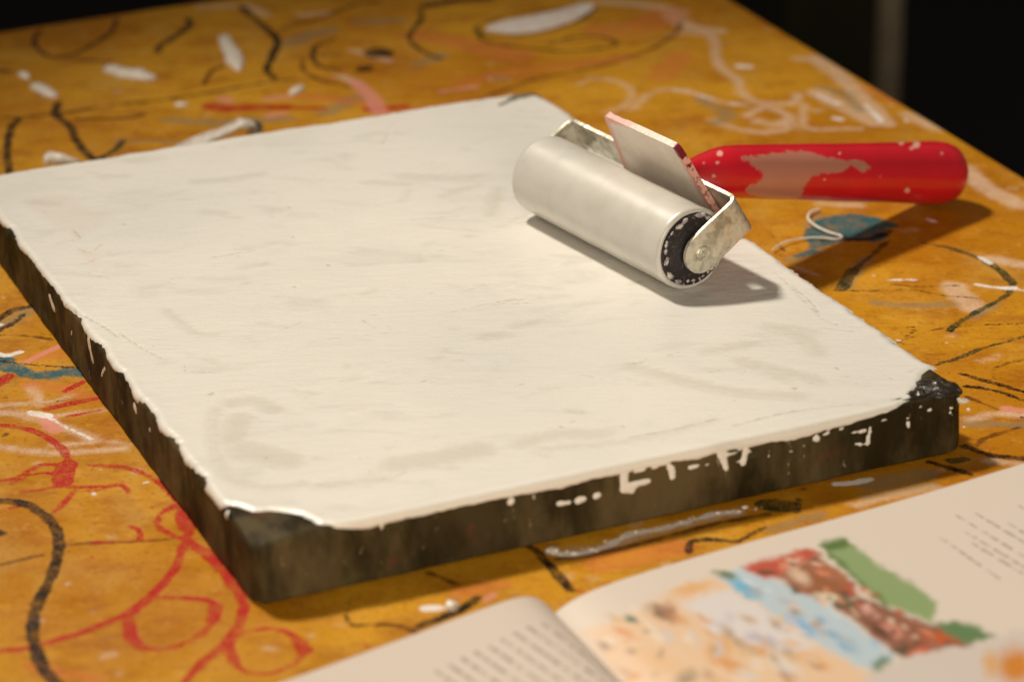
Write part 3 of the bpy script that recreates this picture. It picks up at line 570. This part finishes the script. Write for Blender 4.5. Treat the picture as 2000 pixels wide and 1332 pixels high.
for i in range(len(pa) - 1):
    for j in range(m - 1):
        a = i * q + j; F.append((a, a + 1, a + q + 1, a + q)); a += m; F.append((a, a + q, a + q + 1, a + 1))
    F.append((i * q, i * q + q, i * q + q + m, i * q + m)); a = i * q + m - 1; F.append((a, a + m, a + m + q, a + q))
# rounded arm ends
for base, sgn in ((0, 1), ((len(pa) - 1) * q, -1)):
    ends = []
    for side in (0, 1):
        y = pa[0 if sgn == 1 else -1][1] + (nn[0 if sgn == 1 else -1][1]) * TK / 2 * (1 if side else -1); arc = []
        for k in range(1, 12): a = math.pi * k / 12; arc.append(len(V)); V.append(piv + ur * y - dA * SWd / 2 * math.sin(a) - wA * SWd / 2 * math.cos(a))
        full = [base + side * m] + arc + [base + side * m + m - 1]; ends.append(full); F.append(tuple(full + [base + side * m + j for j in range(m - 2, 0, -1)]))
    for k in range(12): F.append((ends[0][k], ends[0][k + 1], ends[1][k + 1], ends[1][k]))
frm = fixn(obj('frame', V, F, mst, bry, sharp=35))
for y, s_ in ((EN - TK / 2, -1), (EF + TK / 2, 1)):
    pr = [(0, .0034), (s_ * .0005, .0034), (s_ * .0009, .0030), (s_ * .0009, .0019), (s_ * .0003, .0017), (s_ * .0003, .0010), (s_ * .0011, .0009), (s_ * .0013, .0003)]
    Ve, Fe = revolve(piv + ur * y - dA * .0002, ur, pr, 28); fixn(obj('axle_pin', Ve, Fe, mst, frm, sharp=35))
# rest plate on the inside of the crossbar, standing above it
m1 = piv + dA * (ARM - TK / 2 - .0004)
ymid = EN + .048; pw = .057; w0, w1 = -.0345, .0085
ny, nw = 60, 40; Yv = np.linspace(-.5, .5, ny); Wv = np.linspace(0, 1, nw); V = []; at = {'blush': [], 'crimson': []}
for side in (0, 1):
    for wv in Wv:
        for y in Yv:
            wd = pw * (1 - .05 * (1 - wv)); cc = max(0, abs(y) * 2 - .93) / .07; top_ = w0 + .0015 * cc * cc * (1 - wv) ** 8
            yy = ymid + y * wd + .012 * (y + .5) * wv; ww = top_ + (w1 - top_) * wv
            P = m1 + ur * yy + wA * ww - dA * (.0030 * side) + dA * .0003 * nz((yy * 60, ww * 60, side)); V.append(P)
            left = (.5 - y) * wd * 1000; right = (y + .5) * wd * 1000; h_ = (ww - w0) * 1000
            at['blush'].append(max(4 - h_ - (left - 4) * .25 if left < 24 else -9, 3 - left, 2.5 - right)); at['crimson'].append(max(1.3 - h_ if 3 < left < 15 and side == 0 else -9, (2.1 - right) if h_ < 6 else (-.25 - right + .9 * nz((h_ * .4, 2, 5))), -9))
F = []
for side in (0, 1):
    o_ = side * nw * ny
    for i in range(nw - 1):
        for j in range(ny - 1): a = o_ + i * ny + j; F.append((a, a + 1, a + ny + 1, a + ny))
b2 = nw * ny
for j in range(ny - 1): F.append((j, j + b2, j + 1 + b2, j + 1)); a = (nw - 1) * ny + j; F.append((a, a + 1, a + 1 + b2, a + b2))
for i in range(nw - 1): a = i * ny; F.append((a, a + ny, a + ny + b2, a + b2)); a += ny - 1; F.append((a, a + b2, a + ny + b2, a + ny))
fixn(obj('rest_plate', V, F, mtb, bry, {k: np.array(v) for k, v in at.items()}, sharp=35))
# shank and handle
H0 = piv + dA * ARM + ur * (EN + EF) / 2; HE = unp(1826, 338, .0172); hd = (HE - H0); HL = np.linalg.norm(hd); hd /= HL
Vs, Fs = revolve(H0, hd, [(0, .0050), (.004, .0050), (.0045, .0040), (.03, .0038)], 24); fixn(obj('shank', Vs, Fs, mst, bry, sharp=35))
def along(px):
    lo, hi = 0, .3
    for _ in range(40):
        mid = (lo + hi) / 2; lo, hi = (mid, hi) if proj(H0 + hd * mid)[0] < px else (lo, mid)
    return lo
hp = [(1338, .0045), (1352, .0060), (1370, .0080), (1392, .0102), (1406, .0113), (1416, .0118), (1445, .0123), (1500, .0127), (1600, .0134), (1700, .0142), (1770, .0148), (1800, .0153), (1824, .0155), (1838, .0151), (1848, .0141), (1855, .0122), (1860, .0090), (1862, .005)]
HR = [(along(a), r) for a, r in hp]; xs_ = np.array([a for a, _ in HR]); rs_ = np.array([r for _, r in HR]); qx = np.unique(np.concatenate([np.linspace(xs_[0], xs_[-1], 90), xs_]))
pr = [(x, np.interp(x, xs_, rs_)) for x in qx]; pr[0] = (pr[0][0], .0045)
Vh, Fh = revolve(H0, hd, pr, 72, lambda t, th: .00012 * nz((t * 60, math.cos(th), math.sin(th)))); Vh = np.array(Vh)
px = proj(Vh); facing = ((Vh - (H0 + hd * ((Vh - H0) @ hd)[:, None])) @ np.array(fw)) < .002
mm = .24                                    # mm per photograph pixel at the handle
PW = smooth([(1448,307),(1500,302),(1550,295),(1590,300),(1640,312),(1690,316),(1700,330),(1682,336),(1662,324),(1640,336),(1596,342),(1572,362),(1560,388),(1500,390),(1455,372),(1480,355),(1488,338),(1462,318)], 4, True)
wear = np.where(facing, polysd(px[:, 0], px[:, 1], PW) * mm, -9)
sp = np.full(len(Vh), -9.)
for x, y, r in ((1772,372,5),(1406,300,6),(1402,318,5),(1395,345,4),(1780,290,4),(1790,283,7),(1760,278,6),(1640,300,3),(1720,345,2),(1610,350,2.5),(1840,300,3),(1376,318,4)): sp = np.maximum(sp, np.where(facing, (r - np.hypot(px[:, 0] - x, px[:, 1] - y)) * mm, -9))  # pale paint dabs; those near the neck are painted highlight specks
fixn(obj('handle', Vh, Fh, mh, bry, {'wear': wear, 'spots': sp}))

# ------------------------------------------------------------------ loose bits on the table
P = np.array([unp(*p, .0012) for p in smooth([(1600,409),(1584,416),(1578,428),(1590,441),(1615,452),(1644,460),(1632,465),(1600,463),(1570,466),(1540,473),(1520,482),(1508,490)], 8)])
P[:, 2] += .0006 * np.sin(np.linspace(0, 9, len(P)))
Vt, Ft = tube(P, np.linspace(.0007, .0004, len(P)), 8); tag(obj('thread', Vt, Ft, mwp, None, loc=P[0]), 'thin curled white thread on the teal paint patch below the red handle', 'thread')
def strip(pts, wid, name, label):           # pts: (px, py, z); a creased ribbon with real thickness
    P = np.array([unp(a, b, z) for a, b, z in pts]); V = []; F = []
    Q = smooth(P, 5)
    for i, p in enumerate(Q):
        dd = Q[min(i + 1, len(Q) - 1)] - Q[max(i - 1, 0)]; dd[2] = 0; dd /= np.linalg.norm(dd); s_ = np.array([-dd[1], dd[0], 0]) * wid / 2 * (1 + .25 * nz((i * .4, 1, 2)))
        for a, b in ((-1, 0), (1, 0), (1, 1), (-1, 1)): V.append(p + s_ * a + Z * (.0010 * b + .002 * (a > 0)))
    for i in range(len(Q) - 1):
        for k in range(4): F.append((i * 4 + k, i * 4 + (k + 1) % 4, i * 4 + 4 + (k + 1) % 4, i * 4 + 4 + k))
    F.append((3, 2, 1, 0)); F.append(tuple(len(Q) * 4 - 4 + k for k in range(4)))
    return tag(fixn(obj(name, V, F, mws, None, loc=P[0])), label, 'paper strip')
strip([(352,300,.001),(400,278,.004),(440,262,.008),(470,247,.012),(492,248,.010),(497,262,.006),(496,280,.001)], .010, 'paper_strip', 'folded off-white paper strip on the table behind the slab')

# ------------------------------------------------------------------ open book
BZ = .0095
Gt = unp(1082, 1197, 0.004); e_r = unp(1960, 917, BZ) - unp(1300, 1108, BZ); e_r /= np.linalg.norm(e_r)
g2 = unp(1225, 1345, 0.004) - Gt; e_g = g2 / np.linalg.norm(g2)
e_l = unp(700, 1289, .008) - unp(960, 1186, .0125); e_l[2] = 0; e_l /= np.linalg.norm(e_l)
book = thing('open_book', (Gt + e_g * .1) * [1, 1, 0], 'open picture book with glossy colour plates in front of the ink slab', 'book')
def zr(x): return .0035 + (BZ - .0035) * (1 - np.exp(-x / .010)) + .0006 * np.sin(x * 30)
def zl(x): return .0035 + .0125 * (1 - np.exp(-x / .006)) * np.exp(-np.maximum(x - .012, 0) / .16)
def page(ex, zf, wpage, lpage, name, colf, inkf):
    x = np.concatenate([np.linspace(0, .02, 16)[:-1], np.arange(.02, wpage, .0011)]); y = np.arange(0, lpage, .0011); X, Y = np.meshgrid(x, y)
    V = Gt + ex * X[..., None] + e_g * Y[..., None]; V[..., 2] = zf(X); V = V.reshape(-1, 3)
    pxy = proj(V); at = {'print': colf(pxy[:, 0], pxy[:, 1]), 'ink': inkf(V)}
    F = gridfaces(*X.shape); o = fixn(obj(name, V, F, mp, book, at))
    if o.data.polygons[0].normal.z < 0: o.data.flip_normals()
    # the block of pages below
    n = 30; xb = np.concatenate([np.linspace(0, .02, 12)[:-1], np.linspace(.02, wpage, n)]); V2 = []; F2 = []
    for xx in xb:
        for t_, yy in ((-.0004, -.0007), (-.0004, lpage + .0007)):
            for zz in (zf(xx) - .0004, .0006): P = Gt + ex * xx + e_g * yy; P[2] = zz; V2.append(P)
    k = len(xb)
    for i in range(k - 1):
        a = i * 4
        for c_ in ((0, 1, 5, 4), (2, 6, 7, 3), (0, 4, 6, 2), (1, 3, 7, 5)): F2.append(tuple(a + j for j in c_))
    F2.append((0, 2, 3, 1)); a = 4 * (k - 1); F2.append((a, a + 1, a + 3, a + 2)); fixn(obj('page_block', V2, F2, mpe, book, smooth_=False))
    return o
PAPER = (220, 198, 169)
def colR(x, y):
    x0_, y0_ = x, y; q_ = np.zeros_like(x)
    x = x + 7 * nzarr(x0_, y0_, .022, .022, 3.) + 6 * nzarr(x0_, y0_, .07, .07, 7.); y = y + 6 * nzarr(x0_, y0_, .022, .022, 13.) + 5 * nzarr(x0_, y0_, .07, .07, 17.)
    C = np.tile(S2L(PAPER), (len(x), 1))
    def blend(m, c_): nonlocal C; m = np.clip(m, 0, 1)[:, None]; C = C * (1 - m) + S2L(c_) * m
    def poly(c_, *p, soft=5): blend(.5 + polysd(x, y, np.array(p, float)) / (2 * soft), c_)
    def spot(c_, cx, cy, rx, ry, ang=30, s=1): a = math.radians(ang); dx, dy = x - cx, y - cy; u = (dx * math.cos(a) + dy * math.sin(a)) / rx; v = (-dx * math.sin(a) + dy * math.cos(a)) / ry; blend(s * 1.3 * (1.15 - np.sqrt(u * u + v * v)), c_)
    poly((228, 186, 140), (1140,1235),(1260,1185),(1330,1150),(1400,1125),(1540,1216),(1680,1303),(1745,1345),(1220,1345), soft=12)
    spot((222,150,92), 1222,1234,34,9,32); spot((90,112,88), 1232,1210,18,8,25); spot((140,100,68), 1290,1195,26,14,40); spot((172,142,110), 1180,1262,18,10,20); spot((225,168,105), 1352,1150,48,12,-15)
    spot((160,108,76), 1312,1198,16,26,-30); poly((220,204,184), (1328,1178),(1430,1150),(1540,1222),(1600,1262),(1520,1280),(1400,1240), soft=8); spot((188,172,168), 1492,1248,44,12,20)
    spot((222,160,88), 1405,1268,30,34,30); spot((218,150,86), 1430,1300,40,14,20); spot((222,152,86), 1590,1290,40,13,25); spot((150,126,88), 1340,1322,26,16,-20); spot((222,200,168), 1530,1300,44,22,30); spot((226,180,126),1290,1290,60,22,20)
    spot((216,196,170), 1460,1315,30,10,20); spot((200,140,90),1540,1320,20,10,10)
    poly((186,194,186), (1398,1125),(1447,1107),(1517,1132),(1615,1181),(1751,1282),(1720,1307),(1678,1303),(1538,1216)); spot((110,172,186), 1452,1148,44,15,32); spot((122,168,190), 1566,1222,40,14,32); spot((98,122,86), 1722,1298,28,14,-35); spot((112,122,88), 1414,1122,26,9,15); spot((206,184,160), 1545,1180,34,15,35); spot((160,140,118), 1556,1195,16,7,20); spot((165,180,178),1660,1262,30,16,35)
    poly((190, 78, 48), (1447,1107),(1573,1069),(1600,1082),(1524,1128),(1500,1128)); spot((110,64,36), 1500,1116,26,6,10); spot((222,150,120), 1548,1100,24,12,-30)
    poly((152, 88, 46), (1524,1125),(1597,1083),(1667,1139),(1672,1163),(1597,1172),(1550,1150)); spot((214,176,138), 1562,1126,30,16,35); spot((172,98,52),1625,1118,34,14,35); spot((190,82,54), 1655,1150,16,9,30); spot((222,205,165), 1618,1166,32,9,5)
    poly((140, 84, 56), (1625,1181),(1678,1163),(1790,1212),(1846,1223),(1900,1256),(1765,1286),(1700,1235)); spot((96,80,44), 1655,1180,30,9,10); spot((212,150,124), 1700,1196,24,10,30); spot((216,140,110), 1745,1232,26,12,30); spot((90,50,30), 1722,1232,26,7,35); spot((80,70,45), 1765,1268,26,8,-10); spot((190,84,28), 1835,1246,44,18,0); spot((205,98,52), 1795,1272,28,10,-10); spot((222,170,140), 1690,1182,10,6,0)
    poly((140, 154, 94), (1597,1065),(1643,1048),(1832,1174),(1821,1216),(1737,1181),(1690,1150)); poly((88, 110, 46), (1597,1065),(1643,1050),(1660,1064),(1618,1075),(1720,1165),(1700,1160)); spot((108,130,62),1715,1165,44,9,45)
    poly((96, 122, 70), (1826,1216),(1870,1210),(1916,1226),(1944,1244),(1895,1256),(1850,1238)); spot((180,170,130), 1770,1130,30,8,35, .4)
    r_ = np.random.RandomState(3); pal = [(120,70,44),(196,96,60),(222,180,140),(84,72,44),(160,100,70),(214,130,84)]; pal2 = [(214,150,86),(232,206,170),(196,160,120),(222,176,122),(176,140,104),(206,190,176)]
    for k in range(46): u_, v_ = r_.uniform(0, 1), r_.uniform(-.5, .5); spot(pal[r_.randint(6)], 1530 + 330 * u_ - 40 * v_, 1100 + 160 * u_ + 60 * v_, r_.uniform(6, 20), r_.uniform(4, 9), r_.uniform(0, 60), .75)
    for k in range(60): u_, v_ = r_.uniform(0, 1), r_.uniform(0, 1); spot(pal2[r_.randint(6)], 1180 + 420 * u_, 1180 + 140 * v_ + 30 * u_, r_.uniform(8, 30), r_.uniform(5, 14), r_.uniform(0, 60), .7)
    for k in range(14): u_ = r_.uniform(0, 1); spot([(150,180,190),(206,206,196),(120,160,176),(176,168,150)][r_.randint(4)], 1440 + 270 * u_, 1130 + 150 * u_ + r_.normal(0, 12), r_.uniform(8, 26), r_.uniform(4, 9), 32, .7)
    poly((208, 188, 164), (1765,1286),(1944,1246),(2100,1200),(2100,1400),(1700,1400),(1690,1320), soft=8); spot((205,124,34), 1985,1300,46,46,0); spot((214,160,100), 1935,1300,20,30,0)
    return np.clip(C * .88 / LIT, .004, .82)
def colL(x, y): return np.tile(np.array(alb((204, 182, 155))), (len(x), 1))
def words(rows, zf, sz):
    L = []
    for (x0, y0, x1, y1) in rows:
        a = unp(x0, y0, zf); b = unp(x1, y1, zf); n = np.linalg.norm(b - a); dd = (b - a) / n; t = 0
        while t < n:
            l = random.uniform(.003, .009); 
            k = 0
            while k < l: L.append((a + dd * (t + k), a + dd * (t + min(k + .0012, l)), sz * random.uniform(.55, 1.2))); k += .0016
            t += l + .0022
    return L
def inkf_(L):
    def f(V):
        FF = Field(V[:, 0], V[:, 1])
        for a, b, s_ in L: 
            lay = FF.layer('i'); lo = np.minimum(a, b) - .003; hi = np.maximum(a, b) + .003
            i = np.nonzero((FF.X > lo[0]) & (FF.X < hi[0]) & (FF.Y > lo[1]) & (FF.Y < hi[1]))[0]
            if len(i): lay[i] = np.maximum(lay[i], s_ / 2 - segdist(FF.X[i], FF.Y[i], np.array([a[:2], b[:2]])) * 1000)
        return FF.layer('i')
    return f
rowsR = [(1868,1003,2010,1090), (1886,1036,2010,1110), (1906,1000,2010,1062), (1836,1046,1925,1108), (1895,1055,1990,1112), (1990,986,2030,1008), (1970,1020,2030,1056)]
rowsL = [(858,1306,920,1352), (870,1285,955,1345), (885,1270,1000,1352), (902,1258,1030,1345), (925,1248,1060,1340), (945,1240,1085,1335), (966,1236,1105,1325), (992,1240,1110,1310), (1010,1242,1130,1312), (1065,1232,1150,1290), (1030,1236,1140,1300)]
rowsL = [(850 + 26 * k, 1312 - 10.5 * k, 850 + 26 * k + (70 + 9 * k if k < 6 else 150), 1312 - 10.5 * k + (70 + 9 * k if k < 6 else 150) * .72) for k in range(9)]
page(e_r, zr, .225, .20, 'right_page', colR, inkf_(words(rowsR, BZ, 1.3)))
page(e_l, zl, .200, .20, 'left_page', colL, inkf_(words(rowsL, .012, 1.5)))

# ------------------------------------------------------------------ behind the table
V = [(-4, -1, FLOORZ), (4, -1, FLOORZ), (4, 7, FLOORZ), (-4, 7, FLOORZ)]
tag(obj('floor', V, [(0, 1, 2, 3)], mfloor, smooth_=False), kind='structure')
V = [(-4, 7, FLOORZ), (4, 7, FLOORZ), (4, 7, 2), (-4, 7, 2)]
tag(obj('back_wall', V, [(0, 3, 2, 1)], mfloor, smooth_=False), kind='structure')
def atdepth(px, Y): d = ray(px, 100); return d[0] / d[1] * Y
sy = 2.35; sx = atdepth(1736, sy)
stand = thing('pole_stand', (sx, sy, FLOORZ), 'slim grey metal pole standing in the dark beyond the table edge', 'pole')
Vt, Ft = tube([np.array([sx, sy, FLOORZ + .02 + 1.5 * k / 8]) for k in range(9)], .0115, 16); obj('pole', Vt, Ft, mpole, stand)
Vt, Ft = revolve(np.array([sx, sy, FLOORZ]), (0, 0.0001, 1), [(0, .15), (.012, .152), (.018, .14), (.026, .03), (.05, .018)], 48); fixn(obj('base', Vt, Ft, mpole, stand, sharp=35))
by = 2.9; bx = atdepth(1600, by)
crate = thing('storage_carton', (bx, by, FLOORZ), 'dark olive cardboard carton standing on the floor behind the table', 'carton')
for nm, cz, sz in (('carton_body', .26, (.10, .24, .52)), ('carton_lid', .535, (.106, .246, .03))):
    Vb, Fb = blockmesh(np.array([bx, by, FLOORZ + cz]), ((1, 0, 0), (0, 1, 0), (0, 0, 1)), sz, .002); fixn(obj(nm, Vb, Fb, mol, crate, smooth_=False))
